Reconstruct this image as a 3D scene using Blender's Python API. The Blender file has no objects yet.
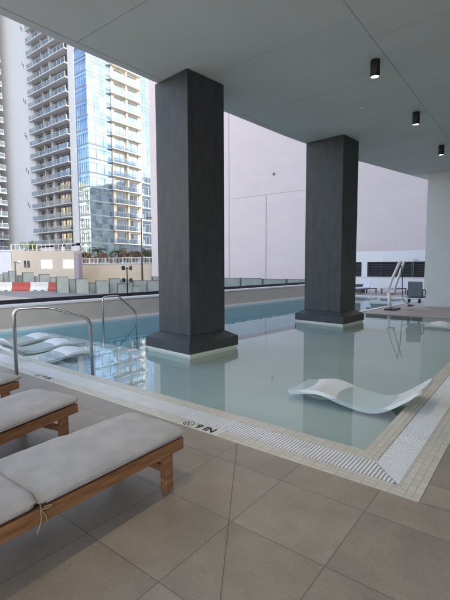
import bpy, bmesh, math, random
from mathutils import Vector, Matrix, noise
random.seed(7)
SC = bpy.context.scene
COL = SC.collection
PI = math.pi
R = math.radians

# ------------------------------------------------------------------ materials
def new_mat(name):
    m = bpy.data.materials.new(name); m.use_nodes = True
    nt = m.node_tree; b = nt.nodes['Principled BSDF']
    return m, nt, b
def node(nt, t, **kw):
    n = nt.nodes.new(t)
    for k, v in kw.items(): setattr(n, k, v)
    return n
def mat(name, col, rough=.6, metal=0, var=.12, scale=6, bump=0, bscale=40, spec=None, stretch=None, detail=4):
    """base colour modulated by object-space noise, optional fine bump"""
    m, nt, b = new_mat(name)
    L = nt.links
    tc = node(nt, 'ShaderNodeTexCoord')
    mp = node(nt, 'ShaderNodeMapping')
    if stretch: mp.inputs['Scale'].default_value = stretch
    L.new(tc.outputs['Object'], mp.inputs['Vector'])
    n = node(nt, 'ShaderNodeTexNoise'); n.inputs['Scale'].default_value = scale; n.inputs['Detail'].default_value = detail
    L.new(mp.outputs[0], n.inputs['Vector'])
    cr = node(nt, 'ShaderNodeValToRGB')
    a = [max(0, c*(1-var)) for c in col]; c2 = [min(1, c*(1+var)) for c in col]
    cr.color_ramp.elements[0].position = .3; cr.color_ramp.elements[1].position = .7
    cr.color_ramp.elements[0].color = (*a, 1); cr.color_ramp.elements[1].color = (*c2, 1)
    L.new(n.outputs[0], cr.inputs[0]); L.new(cr.outputs[0], b.inputs['Base Color'])
    b.inputs['Roughness'].default_value = rough; b.inputs['Metallic'].default_value = metal
    if spec is not None: b.inputs['Specular IOR Level'].default_value = spec
    if bump:
        n2 = node(nt, 'ShaderNodeTexNoise'); n2.inputs['Scale'].default_value = bscale; n2.inputs['Detail'].default_value = 5
        L.new(mp.outputs[0], n2.inputs['Vector'])
        bp = node(nt, 'ShaderNodeBump'); bp.inputs['Strength'].default_value = bump; bp.inputs['Distance'].default_value = .01
        L.new(n2.outputs[0], bp.inputs['Height']); L.new(bp.outputs[0], b.inputs['Normal'])
    return m
def math_(nt, op, a, b=None, c=None):
    n = node(nt, 'ShaderNodeMath', operation=op)
    for i, v in enumerate((a, b, c)):
        if v is None: continue
        if isinstance(v, (int, float)): n.inputs[i].default_value = v
        else: nt.links.new(v, n.inputs[i])
    return n.outputs[0]
def grid_mat(name, col, joint, sx, sy, ox, oy, jw, rough=.5, var=.1, tilevar=.08, bump=.3, axes=('X', 'Y'), mottle=2.5):
    """tiles sx by sy (metres) with joints jw wide, each tile its own tone"""
    m, nt, b = new_mat(name); L = nt.links
    tc = node(nt, 'ShaderNodeTexCoord'); sp = node(nt, 'ShaderNodeSeparateXYZ'); L.new(tc.outputs['Object'], sp.inputs[0])
    u = math_(nt, 'DIVIDE', math_(nt, 'SUBTRACT', sp.outputs[axes[0]], ox), sx)
    v = math_(nt, 'DIVIDE', math_(nt, 'SUBTRACT', sp.outputs[axes[1]], oy), sy)
    def line(t, s):
        f = math_(nt, 'FRACT', t)
        d = math_(nt, 'MULTIPLY', math_(nt, 'MINIMUM', f, math_(nt, 'SUBTRACT', 1, f)), s)
        return math_(nt, 'LESS_THAN', d, jw/2)
    j = math_(nt, 'MAXIMUM', line(u, sx), line(v, sy))
    cb = node(nt, 'ShaderNodeCombineXYZ'); L.new(math_(nt, 'FLOOR', u), cb.inputs[0]); L.new(math_(nt, 'FLOOR', v), cb.inputs[1])
    wn = node(nt, 'ShaderNodeTexWhiteNoise'); L.new(cb.outputs[0], wn.inputs['Vector'])
    addv = node(nt, 'ShaderNodeVectorMath', operation='MULTIPLY_ADD'); L.new(wn.outputs['Color'], addv.inputs[0])
    addv.inputs[1].default_value = (30, 30, 30); L.new(tc.outputs['Object'], addv.inputs[2])
    n = node(nt, 'ShaderNodeTexNoise'); n.inputs['Scale'].default_value = mottle; n.inputs['Detail'].default_value = 8; n.inputs['Roughness'].default_value = .65
    L.new(addv.outputs[0], n.inputs['Vector'])
    n3 = node(nt, 'ShaderNodeTexNoise'); n3.inputs['Scale'].default_value = 60; n3.inputs['Detail'].default_value = 4
    L.new(tc.outputs['Object'], n3.inputs['Vector'])
    val = math_(nt, 'ADD', math_(nt, 'MULTIPLY_ADD', math_(nt, 'SUBTRACT', n.outputs[0], .5), var*4, 1),
                math_(nt, 'ADD', math_(nt, 'MULTIPLY', math_(nt, 'SUBTRACT', wn.outputs['Value'], .5), tilevar*2),
                      math_(nt, 'MULTIPLY', math_(nt, 'SUBTRACT', n3.outputs[0], .5), var*1.8)))
    vm = node(nt, 'ShaderNodeVectorMath', operation='SCALE'); vm.inputs[0].default_value = col; L.new(val, vm.inputs['Scale'])
    mx = node(nt, 'ShaderNodeMix', data_type='RGBA'); L.new(j, mx.inputs['Factor']); L.new(vm.outputs[0], mx.inputs['A'])
    mx.inputs['B'].default_value = (*joint, 1); L.new(mx.outputs['Result'], b.inputs['Base Color'])
    rr = math_(nt, 'MULTIPLY_ADD', n.outputs[0], .25, rough-.12); L.new(rr, b.inputs['Roughness'])
    if bump:
        bp = node(nt, 'ShaderNodeBump'); bp.inputs['Strength'].default_value = bump; bp.inputs['Distance'].default_value = .003
        h = math_(nt, 'SUBTRACT', math_(nt, 'MULTIPLY', n3.outputs[0], .3), j)
        L.new(h, bp.inputs['Height']); L.new(bp.outputs[0], b.inputs['Normal'])
    return m
M = {}
M['deck'] = grid_mat('stone look deck tile', (.305, .266, .222), (.115, .10, .088), .603, .595, -2.015, 1.87, .0045, rough=.42, var=.22, tilevar=.09)
M['joint'] = mat('dark joint filler', (.115, .10, .088), .9)
M['mosaic'] = grid_mat('cream mosaic tile', (.62, .60, .52), (.36, .35, .30), .049, .0967, -.56, 2.77, .004, rough=.4, var=.05, tilevar=.06, mottle=5)
M['mosaic_a'] = grid_mat('cream mosaic tile rows', (.62, .60, .52), (.36, .35, .30), .0967, .047, -.56, 2.77, .004, rough=.4, var=.05, tilevar=.06, mottle=5)
M['grate'] = mat('white grating plastic', (.80, .81, .82), .4, var=.05)
M['gutter'] = mat('dark wet gutter', (.05, .055, .06), .4)
M['shelf'] = grid_mat('grey green pool finish', (.535, .585, .575), (.52, .57, .56), 3, 3, 0, 0, .004, rough=.6, var=.06, tilevar=.01, bump=0, mottle=1.2)
M['pool'] = mat('blue pool plaster', (.26, .74, .92), .6, var=.06, scale=1.5)
M['coping'] = mat('white coping stone', (.74, .75, .74), .5, var=.04, bump=.1)
M['apron'] = mat('tan apron stone', (.40, .345, .32), .5, var=.1, scale=8, bump=.2)
M['beige_plaster'] = mat('beige plaster', (.50, .455, .41), .8, var=.05, scale=3, bump=.25, bscale=60)
M['column'] = mat('charcoal stucco', (.046, .050, .057), .55, var=.25, scale=7, bump=.75, bscale=48, stretch=(1, 1, .35), detail=7)
M['column_base'] = mat('charcoal stucco base', (.040, .043, .050), .55, var=.18, scale=6, bump=.4, bscale=60)
M['ceiling'] = mat('painted grey soffit', (.645, .67, .655), .75, var=.05, scale=.8, bump=.08, bscale=30)
M['seam'] = mat('soffit joint', (.34, .36, .355), .8)
M['pier'] = mat('pale plaster pier', (.72, .74, .74), .7, var=.035, scale=1.2, bump=.15, bscale=50)
M['pink'] = grid_mat('lavender pink stucco', (.71, .615, .62), (.685, .592, .60), 7.3, 1.22, 0, 0, .03, rough=.85, var=.045, tilevar=.008, bump=.15, axes=('X', 'Z'), mottle=.45)
M['pink_joint'] = mat('wall joint', (.40, .36, .38), .9)
M['white_wall'] = mat('white painted wall', (.72, .73, .75), .7, var=.04, scale=1)
M['louver'] = mat('black louver metal', (.008, .009, .012), .5)
M['steel'] = mat('brushed stainless steel', (.55, .55, .54), .24, 1, var=.06, scale=20)
M['white_tube'] = mat('white enamel tube', (.78, .79, .80), .3, var=.03)
M['black'] = mat('black satin metal', (.012, .012, .014), .45)
M['grey_plastic'] = mat('blue grey moulded plastic', (.13, .17, .21), .5, var=.08)
M['wood'] = mat('oiled teak', (.235, .115, .052), .5, var=.42, scale=5, bump=.25, bscale=22, stretch=(9, .7, 9), detail=8)
M['wood_x'] = mat('oiled teak crosswise', (.215, .105, .05), .5, var=.42, scale=5, bump=.25, bscale=22, stretch=(.7, 9, 9), detail=8)
M['fabric'] = mat('woven grey canvas', (.43, .425, .43), .9, var=.10, scale=7, bump=.55, bscale=260)
M['piping'] = mat('grey canvas edge', (.26, .26, .28), .9, var=.08, scale=9)
M['cord'] = mat('straw coloured cord', (.36, .30, .19), .9)
M['float'] = mat('white moulded plastic', (.78, .82, .83), .28, var=.02)
M['sign_black'] = mat('black depth marking', (.015, .015, .017), .5)
M['marker'] = mat('white marker tile', (.68, .67, .62), .4, var=.05)
M['ground'] = mat('grey asphalt street', (.16, .165, .175), .85, var=.15, scale=.5)
M['tan_wall'] = mat('tan sunlit wall', (.60, .50, .37), .85, var=.06, scale=.4)
M['beige_build'] = mat('beige rendered building', (.46, .415, .36), .85, var=.06, scale=.5)
M['blue_build'] = mat('pale blue render', (.50, .53, .60), .8, var=.05, scale=.5)
M['sun_toned_wall'] = mat('cream render with sunlight in colour', (.84, .68, .42), .8, var=.1, scale=.2)  # sunlight warmth put into the colour; the sun misses the farther block
M['violet'] = mat('grey violet render', (.28, .26, .32), .8, var=.05)
M['tower_white'] = mat('white tower render', (.56, .575, .61), .8, var=.03, scale=.08)
M['tower_cream'] = mat('cream tower render', (.60, .56, .48), .8, var=.03, scale=.2)
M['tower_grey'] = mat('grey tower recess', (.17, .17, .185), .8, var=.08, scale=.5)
M['slab'] = mat('white slab edge', (.50, .51, .53), .7, var=.03)
M['mullion'] = mat('grey mullion', (.22, .26, .33), .4, var=.05)
M['frame_grey'] = mat('window frame grey', (.10, .11, .13), .5)
M['barrier_white'] = mat('white plastic barrier', (.5, .51, .52), .5, var=.08, scale=2)
M['barrier_red'] = mat('red orange plastic barrier', (.32, .06, .045), .5, var=.12, scale=2)
M['fence_panel'] = mat('grey green fence panel', (.25, .285, .27), .6, var=.14, scale=1.2)
M['fence_dark'] = mat('dark fence post', (.07, .08, .09), .6)
M['rail_white'] = mat('white railing paint', (.74, .74, .72), .5)
M['trunk'] = mat('palm trunk', (.15, .11, .08), .9, var=.3, scale=3)
M['leaf'] = mat('green leaf', (.075, .12, .04), .6, var=.45, scale=1.5)
M['leaf_dry'] = mat('dry reddish leaf', (.20, .115, .06), .7, var=.5, scale=1.5)
M['bollard_grey'] = mat('grey wicker box', (.07, .075, .085), .7, var=.2, scale=30)
M['sling'] = mat('pale grey sling', (.55, .58, .66), .8, var=.04)
M['far_frame'] = mat('brown lounger frame', (.16, .11, .09), .6)

def glass_facade(name, tint, rough, var=.25):
    m, nt, b = new_mat(name); L = nt.links
    tc = node(nt, 'ShaderNodeTexCoord'); n = node(nt, 'ShaderNodeTexWhiteNoise')
    vm = node(nt, 'ShaderNodeVectorMath', operation='SNAP'); vm.inputs[1].default_value = (1.46, 1.46, 3.0)
    L.new(tc.outputs['Object'], vm.inputs[0]); L.new(vm.outputs[0], n.inputs['Vector'])
    cr = node(nt, 'ShaderNodeValToRGB')
    cr.color_ramp.elements[0].color = (*[c*(1-var) for c in tint], 1); cr.color_ramp.elements[1].color = (*[min(1, c*(1+var)) for c in tint], 1)
    L.new(n.outputs['Value'], cr.inputs[0]); L.new(cr.outputs[0], b.inputs['Base Color'])
    b.inputs['Metallic'].default_value = .9; b.inputs['Roughness'].default_value = rough
    n2 = node(nt, 'ShaderNodeTexNoise'); n2.inputs['Scale'].default_value = .55; n2.inputs['Detail'].default_value = 2
    L.new(tc.outputs['Object'], n2.inputs['Vector'])
    bp = node(nt, 'ShaderNodeBump'); bp.inputs['Strength'].default_value = .1; bp.inputs['Distance'].default_value = .06
    L.new(n2.outputs[0], bp.inputs['Height']); L.new(bp.outputs[0], b.inputs['Normal'])
    return m
M['curtain'] = glass_facade('blue curtain glass', (.20, .31, .47), .04)
M['win_dark'] = glass_facade('dark balcony glass', (.17, .19, .22), .08, .6)
M['win_blue'] = glass_facade('blue balcony glass', (.24, .34, .50), .06, .35)


def clear_glass(name, tint, rough=0, ior=1.45):
    m, nt, b = new_mat(name); L = nt.links; nt.nodes.remove(b)
    out = nt.nodes['Material Output']
    tr = node(nt, 'ShaderNodeBsdfTransparent'); tr.inputs[0].default_value = (*tint, 1)
    gl = node(nt, 'ShaderNodeBsdfGlossy'); gl.inputs['Roughness'].default_value = rough
    fr = node(nt, 'ShaderNodeFresnel'); fr.inputs['IOR'].default_value = ior
    ge = node(nt, 'ShaderNodeNewGeometry')   # same reflectance from both sides of the sheet
    L.new(math_(nt, 'MULTIPLY_ADD', ge.outputs['Backfacing'], 1/ior-ior, ior), fr.inputs['IOR'])
    mx = node(nt, 'ShaderNodeMixShader'); L.new(fr.outputs[0], mx.inputs[0]); L.new(tr.outputs[0], mx.inputs[1]); L.new(gl.outputs[0], mx.inputs[2])
    L.new(mx.outputs[0], out.inputs[0])
    return m, nt, gl, fr
def rail_glass():
    m, nt, b = new_mat('balcony rail glass'); L = nt.links
    b.inputs['Base Color'].default_value = (.22, .28, .35, 1); b.inputs['Roughness'].default_value = .08
    tr = node(nt, 'ShaderNodeBsdfTransparent'); tr.inputs[0].default_value = (.8, .88, .92, 1)
    mx = node(nt, 'ShaderNodeMixShader'); mx.inputs[0].default_value = .28
    L.new(tr.outputs[0], mx.inputs[1]); L.new(b.outputs[0], mx.inputs[2]); L.new(mx.outputs[0], nt.nodes['Material Output'].inputs[0])
    return m
M['rail_glass'] = rail_glass()
M['slab_grey'] = mat('grey slab edge', (.42, .43, .45), .7, var=.03)  # left tower slabs: shade put into the colour; also plain grey handrails
M['tower_shade'] = mat('grey tower wall with shade in colour', (.20, .20, .22), .8)  # left tower wall, darkened in colour to look shaded
wm, wnt, wgl, wfr = clear_glass('pool water', (.84, .93, .925), 0, 1.38)
M['water'] = wm
tc = node(wnt, 'ShaderNodeTexCoord'); wmp = node(wnt, 'ShaderNodeMapping'); wmp.inputs['Rotation'].default_value = (0, 0, R(35)); wmp.inputs['Scale'].default_value = (1, 1.6, 1)
wnt.links.new(tc.outputs['Object'], wmp.inputs['Vector'])
wn1 = node(wnt, 'ShaderNodeTexNoise'); wn1.inputs['Scale'].default_value = 2.1; wn1.inputs['Detail'].default_value = 2
wnt.links.new(wmp.outputs[0], wn1.inputs['Vector'])
wbp = node(wnt, 'ShaderNodeBump'); wbp.inputs['Strength'].default_value = .065; wbp.inputs['Distance'].default_value = .012
wnt.links.new(wn1.outputs[0], wbp.inputs['Height']); wnt.links.new(wbp.outputs[0], wgl.inputs['Normal']); wnt.links.new(wbp.outputs[0], wfr.inputs['Normal'])

def emit_mat(name, col, s):
    m, nt, b = new_mat(name)
    b.inputs['Base Color'].default_value = (*col, 1); b.inputs['Emission Color'].default_value = (*col, 1); b.inputs['Emission Strength'].default_value = s
    return m
M['win_bright'] = emit_mat('window with reflection glow', (1, .96, .9), .5)  # panes glow in place of a bright reflection
M['lamp_on'] = emit_mat('lit lamp lens', (1, .93, .82), 3)

# ------------------------------------------------------------------ mesh builder
class MB:
    def __init__(s): s.bm = bmesh.new()
    def box(s, x0, x1, y0, y1, z0, z1, bevel=0, mtx=None):
        vs = [s.bm.verts.new(p) for p in ((x0,y0,z0),(x1,y0,z0),(x1,y1,z0),(x0,y1,z0),(x0,y0,z1),(x1,y0,z1),(x1,y1,z1),(x0,y1,z1))]
        fs = [s.bm.faces.new([vs[i] for i in f]) for f in ((0,3,2,1),(4,5,6,7),(0,1,5,4),(1,2,6,5),(2,3,7,6),(3,0,4,7))]
        if bevel:
            es = list({e for f in fs for e in f.edges})
            r = bmesh.ops.bevel(s.bm, geom=es, offset=bevel, segments=2, affect='EDGES', profile=.5)
            vs = list({v for v in r['verts']} | {v for v in vs if v.is_valid})
        if mtx: bmesh.ops.transform(s.bm, matrix=mtx, verts=vs)
        return s
    def prism(s, pts, z0, z1):
        a = [s.bm.verts.new((x, y, z0)) for x, y in pts]; b = [s.bm.verts.new((x, y, z1)) for x, y in pts]
        s.bm.faces.new(a[::-1]); s.bm.faces.new(b); n = len(pts)
        for i in range(n): s.bm.faces.new((a[i], a[(i+1) % n], b[(i+1) % n], b[i]))
        return s
    def sheet(s, pts, z=None):
        s.bm.faces.new([s.bm.verts.new((p[0], p[1], p[2] if z is None else z)) for p in pts]); return s
    def tube(s, pts, r, n=10, closed_ends=True, r2=None):
        pts = [Vector(p) for p in pts]; rings = []
        up = Vector((0, 0, 1)); prev = None
        for i, p in enumerate(pts):
            d = ((pts[min(i+1, len(pts)-1)] - p).normalized() + (p - pts[max(i-1, 0)]).normalized())
            d.normalize()
            if prev is None:
                a = d.cross(up)
                if a.length < 1e-3: a = d.cross(Vector((1, 0, 0)))
            else: a = prev - d*prev.dot(d)
            a.normalize(); prev = a; b = d.cross(a)
            rr = r if r2 is None else r + (r2-r)*i/(len(pts)-1)
            rings.append([s.bm.verts.new(p + a*rr*math.cos(2*PI*k/n) + b*rr*math.sin(2*PI*k/n)) for k in range(n)])
        for i in range(len(rings)-1):
            for k in range(n):
                f = s.bm.faces.new((rings[i][k], rings[i][(k+1) % n], rings[i+1][(k+1) % n], rings[i+1][k])); f.smooth = True
        if closed_ends: s.bm.faces.new(rings[0][::-1]); s.bm.faces.new(rings[-1])
        return s
    def build(s, name, m, parent=None, loc=None, rz=0):
        bmesh.ops.recalc_face_normals(s.bm, faces=s.bm.faces)
        me = bpy.data.meshes.new(name); s.bm.to_mesh(me); s.bm.free()
        me.materials.append(M[m] if isinstance(m, str) else m)
        o = bpy.data.objects.new(name, me); COL.objects.link(o)
        if parent: o.parent = parent
        if loc: o.location = loc
        o.rotation_euler.z = rz
        return o
def tag(o, label=None, cat=None, group=None, kind=None):
    if label: o['label'] = label
    if cat: o['category'] = cat
    if group: o['group'] = group
    if kind: o['kind'] = kind
    return o
def empty(name, loc=(0, 0, 0), rz=0):
    o = bpy.data.objects.new(name, None); COL.objects.link(o); o.location = loc; o.rotation_euler.z = rz; o.empty_display_size = .2
    return o
def struct(o): o['kind'] = 'structure'; return o
def copy_tree(o, parent=None):
    c = o.copy(); COL.objects.link(c)
    if parent: c.parent = parent
    for ch in list(o.children): copy_tree(ch, c)
    return c
def arc_pts(pts, rad, n=6):
    """polyline with rounded corners"""
    pts = [Vector(p) for p in pts]; out = [pts[0]]
    for i in range(1, len(pts)-1):
        a, b, c = pts[i-1], pts[i], pts[i+1]
        r = min(rad, (a-b).length*.45, (c-b).length*.45)
        p0 = b + (a-b).normalized()*r; p1 = b + (c-b).normalized()*r
        for k in range(n+1):
            t = k/n; out.append(p0*(1-t)**2 + b*2*t*(1-t) + p1*t*t)
    out.append(pts[-1]); return out

# building grid (wall, columns, lap pool) is turned a little against the deck grid
def wall_x(y): return -9.80 + .099*(y-5)          # front face of the low wall
def lap_x(y): return -5.30 + .099*(y-7.4)         # shelf / lap pool line
PY1 = 19.6                                         # far end of the lap pool
SHY = 13.0                                         # far end of the shelf
IN_Y = 3.31; IN_X = -1.10                          # inner pool edge

# ------------------------------------------------------------------ ground, deck, pool
struct(MB().sheet([(-900, -700), (700, -700), (700, 900), (-900, 900)], -1.2).build('street', 'ground'))
struct(MB().box(-12.5, 14, -14, 2.768, -1.15, 0).build('deck', 'deck'))
struct(MB().box(-.558, 14, 2.7681, 12.98, -1.15, 0).build('deck', 'deck'))
def thin_line(m, a, b, w, z):
    a = Vector(a); b = Vector(b); n = (b-a).normalized(); n = Vector((-n.y, n.x))*w/2
    m.sheet([(*(a+n), z), (*(b+n), z), (*(b-n), z), (*(a-n), z)])
j = MB()
for a, b in (((-2.02, 2.76), (.8, -1.5)), ((-.556, 2.772), (1.6, 2.98)), ((-1.0, 2.02), (-1.0, 2.021))): thin_line(j, a, b, .0028, .003)
struct(j.build('deck_joint', 'joint'))
# border: outer strip, grate, inner strip on both sides
struct(MB().prism([(-12.5, 2.77), (-.56, 2.77), (-.72, 2.91), (-12.5, 2.91)], -.2, .0015).build('border_tiles', 'mosaic_a'))
struct(MB().prism([(-.56, 2.772), (-.56, 12.98), (-.72, 12.98), (-.72, 2.912)], -.2, .0015).build('border_tiles', 'mosaic'))
struct(MB().prism([(-12.5, 3.175), (-.963, 3.175), (-1.10, IN_Y), (-12.5, IN_Y)], -.3, .0015).build('border_tiles', 'mosaic_a'))
struct(MB().prism([(-.96, 3.177), (-.96, 12.98), (-1.10, 12.98), (-1.10, IN_Y+.002)], -.3, .0015).build('border_tiles', 'mosaic'))
struct(MB().prism([(-12.5, 2.912), (-.722, 2.912), (-.722, 12.98), (-.958, 12.98), (-.958, 3.173), (-12.5, 3.173)], -.3, -.05).build('gutter', 'gutter'))
g = MB(); x = -.735
while x > -12.4:
    y1 = 3.168 if x < -.965 else 2.915 + (-.722-x)*1.05
    if y1 > 2.93: g.box(x-.019, x, 2.917, y1, -.03, -.001)
    x -= .0285
g.box(-12.4, -.75, 3.03, 3.04, -.035, -.012)
gr = g.build('drain_grate', 'grate'); tag(gr, 'white slatted drain grate running along the deck-side edge of the pool', 'drain grate')
g = MB(); y = 2.945
while y < 12.9:
    x0 = -.955 if y > 3.18 else -.722-(y-2.915)*.95
    g.box(x0, -.725, y, y+.0185, -.03, -.001); y += .0285
g.box(-.845, -.835, 3.05, 12.9, -.035, -.012)
gr = g.build('drain_grate', 'grate'); tag(gr, 'white slatted drain grate running up the right side of the pool behind the pool chaise', 'drain grate')

# pool shell: shelf floor raised to its apparent depth under water, lap pool deeper
F1 = -.14; F2 = -1.25; BY = 5.3
struct(MB().prism([(wall_x(IN_Y)-.2, IN_Y), (IN_X, IN_Y), (IN_X, SHY), (lap_x(SHY), SHY), (lap_x(BY), BY), (wall_x(BY)-.2, BY)], F1-.2, F1).build('pool_shelf', 'shelf'))
struct(MB().prism([(wall_x(BY)-.2, BY+.002), (lap_x(BY)-.002, BY+.002), (lap_x(PY1)-.002, PY1), (wall_x(PY1)-.2, PY1)], F2-.2, F2).build('pool_floor', 'pool'))
sw = MB()
sw.prism([(lap_x(BY), BY+.004), (lap_x(BY)+.1, BY+.004), (lap_x(SHY)+.1, SHY), (lap_x(SHY), SHY)], F2, F1-.201)
sw.box(wall_x(BY)-.2, lap_x(BY), BY-.12, BY-.001, F2, F1-.201)
struct(sw.build('pool_wall', 'pool'))
struct(MB().prism([(wall_x(IN_Y)-.3, IN_Y-.0), (wall_x(IN_Y)-.12, IN_Y), (wall_x(PY1)-.12, PY1), (wall_x(PY1)-.3, PY1)], F2, -.03).build('pool_wall', 'pool'))
# water surface
struct(MB().sheet([(wall_x(IN_Y)-.12, IN_Y), (IN_X, IN_Y), (IN_X, SHY), (lap_x(SHY), SHY), (lap_x(PY1), PY1), (wall_x(PY1)-.12, PY1)], -.012).build('water', 'water'))
# far coping, apron, lounge deck
struct(MB().prism([(wall_x(-12)-.12, -12), (wall_x(IN_Y)-.12, IN_Y+.01), (wall_x(PY1+.3)-.12, PY1+.3), (wall_x(PY1+.3)-.7, PY1+.3), (wall_x(-12)-.7, -12)], -1.15, .05).build('coping', 'coping'))
struct(MB().prism([(lap_x(SHY)+.17, SHY+.002), (14, SHY+.002), (14, 30), (lap_x(PY1)+.17, 30)], -1.15, .004).build('apron', 'apron'))
struct(MB().prism([(lap_x(SHY), SHY+.002), (lap_x(SHY)+.168, SHY+.002), (lap_x(PY1)+.168, PY1-.002), (lap_x(PY1), PY1-.002)], -1.2, .02).build('coping', 'coping'))
struct(MB().prism([(-13, PY1+.302), (lap_x(PY1)+.168, PY1+.302), (lap_x(PY1)+.168, 25.0), (-13, 25.0)], -1.15, .004).build('deck', 'apron'))
struct(MB().prism([(wall_x(PY1), PY1+.002), (lap_x(PY1)+.168, PY1+.002), (lap_x(PY1)+.168, PY1+.3), (wall_x(PY1), PY1+.3)], -1.2, .03).build('coping', 'coping'))

# ------------------------------------------------------------------ low wall behind the pool
y0, y1 = -12, PY1+.6
t = empty('low_wall', (wall_x(5), 5, 0)); tag(t, 'low beige plastered wall with pale cap and black rail along the far side of the pool', 'wall')
def lw(dx0, dx1, z0, z1, name, m):
    o = MB().prism([(wall_x(y0)-dx0-wall_x(5), y0-5), (wall_x(y1)-dx0-wall_x(5), y1-5), (wall_x(y1)-dx1-wall_x(5), y1-5), (wall_x(y0)-dx1-wall_x(5), y0-5)], z0, z1).build(name, m, t)
    return o
lw(.0+.16, .46, .05, .56, 'wall_face', 'beige_plaster')
lw(.14, .48, .561, .61, 'cap', 'coping')
lw(.482, .54, .0, .71, 'rail', 'black')

# ------------------------------------------------------------------ columns
def column(cx, cy, w, d, label, pad):
    t = empty('column', (cx, cy, 0), R(-5.6)); tag(t, label, 'column', 'dark square columns standing in the pool')
    hx, hy = w/2, d/2; bx, by = hx+pad, hy+pad
    MB().box(-hx, hx, -hy, hy, .31, 4.799, bevel=.010).build('shaft', 'column', t)
    MB().box(-bx, bx, -by, by, .032, .215, bevel=.008).build('base_block', 'column_base', t)
    q = MB(); z = [(pad-.006, .2155), (.03, .298), (.002, .312)]
    rings = [[q.bm.verts.new((sx*(hx+r), sy*(hy+r), zz)) for sx, sy in ((-1,-1),(1,-1),(1,1),(-1,1))] for r, zz in z]
    for i in range(2):
        for k in range(4): q.bm.faces.new((rings[i][k], rings[i][(k+1)%4], rings[i+1][(k+1)%4], rings[i+1][k]))
    q.build('base_chamfer', 'column_base', t)
    MB().box(-bx+.02, bx-.02, -by+.02, by-.02, -1.2, .031).build('tile_plinth', 'marker', t)
    return t
def centre(fx, fy, w, d):   # from the corner nearest the camera
    c, s = math.cos(R(-5.6)), math.sin(R(-5.6))
    x, y = -w/2, d/2
    return fx + c*x - s*y, fy + s*x + c*y
cx, cy = centre(-4.80, 5.18, .88, .88); column(cx, cy, .88, .88, 'nearer charcoal stucco column with stepped base, left of centre in the pool', .18)
cx, cy = centre(-4.08, 10.12, 1.09, .84); column(cx, cy, 1.09, .84, 'farther charcoal stucco column with stepped base, right of centre in the pool', .18)

# ------------------------------------------------------------------ ceiling, pier, side wall, unseen shade block
edge = [(-5.80, -3.2), (-5.78, 0), (-5.72, 2.6), (-5.69, 3.7), (-5.61, 5.2), (-5.50, 7.1), (-5.32, 9.3), (-5.17, 10.5), (-4.77, 12.9), (-4.50, 14.0), (-3.62, 17.8), (-3.5, 18.3)]
struct(MB().prism(edge + [(9, 18.3), (9, -3.2)], 4.8, 5.35).build('ceiling', 'ceiling'))
s = MB()
def strip(a, b, w=.012): thin_line(s, a, b, w*.65, 4.797)
for yy in (-2.3, -.33, 1.64, 3.61, 5.57, 7.54, 9.5, 11.5, 13.45, 15.4): 
    ex = [e for e in edge if e[1] <= yy][-1]; nx = [e for e in edge if e[1] > yy][0]; xx = ex[0] + (nx[0]-ex[0])*(yy-ex[1])/(nx[1]-ex[1])
    strip((xx+.17, yy), (-2.11, yy), .009)
    strip((-2.09, yy+.6), (5, yy+.6), .009)
strip((-2.10, -3.2), (-2.10, 16), .012)
for i in range(len(edge)-1): strip((edge[i][0]+.16, edge[i][1]), (edge[i+1][0]+.16, edge[i+1][1]), .012)
struct(s.build('ceiling_joint', 'seam'))
struct(MB().box(-3.42, 9, 16.4, 18.2, -1, 4.799).build('wall_pier', 'pier'))
t = empty('building_wall', (8, 0, 0)); tag(t, 'pale rendered wall closing the right side of the covered terrace', 'building')
MB().box(0, .4, -3.2, 16.39, 0, 4.79).build('wall', 'pier', t)
for k in range(4): MB().box(-.04, -.001, -2+k*4.4, 1+k*4.4, .1, 3.2).build('window', 'win_dark', t)
t = empty('shade_block', (2, 18.4, -1.2)); tag(t, 'unseen pale block added behind the pier to shade the far deck and street', 'building')  # unseen mass, added to keep the sun off what lies beyond
MB().box(0, 25, 0, 21, 0, 43).build('wall', 'tower_white', t)
for k in range(12): MB().box(-.05, -.001, 1, 20, 2+k*3.2, 3.6+k*3.2).build('window', 'win_dark', t)

# ------------------------------------------------------------------ downlights
dl = None
for i, (x, y, lab) in enumerate(((-2.24, 4.05, 'black cylinder downlight above the pool corner, just above the picture'), (-2.22, 1.25, 'black cylinder downlight above the sun loungers, out of the picture'), (-2.27, 6.86, 'black cylinder downlight on the ceiling, the largest and nearest of the row'), (-2.30, 9.68, 'black cylinder downlight on the ceiling, the middle one of the row'), (-2.35, 12.75, 'black cylinder downlight on the ceiling nearest the pale wall pier'))):
    if dl is None:
        dl = empty('downlight', (x, y, 4.8)); t = dl
        m = MB(); n = 32
        prof = [(.0, -.002), (.072, -.002), (.074, -.012), (.074, -.255), (.066, -.26), (.062, -.245)]
        rings = [[m.bm.verts.new((max(r, .001)*math.cos(2*PI*k/n), max(r, .001)*math.sin(2*PI*k/n), z)) for k in range(n)] for r, z in prof]
        for a in range(len(rings)-1):
            for k in range(n): m.bm.faces.new((rings[a][k], rings[a][(k+1)%n], rings[a+1][(k+1)%n], rings[a+1][k])).smooth = a == 2
        m.build('housing', 'black', t)
        l = MB(); l.bm.faces.new([l.bm.verts.new((.063*math.cos(2*PI*k/n), .063*math.sin(2*PI*k/n), -.246)) for k in range(n)]); l.build('lamp_lens', 'lamp_on', t)
    else: t = copy_tree(dl); t.location = (x, y, 4.8)
    ld = bpy.data.lights.new('spot', 'SPOT'); ld.energy = 26; ld.color = (1, .80, .56); ld.spot_size = R(75); ld.spot_blend = .35; ld.shadow_soft_size = .05
    lo = bpy.data.objects.new('spot', ld); COL.objects.link(lo); lo.location = (x, y, 4.53)
    tag(t, lab, 'ceiling light', 'black cylinder downlights on the ceiling')
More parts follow.
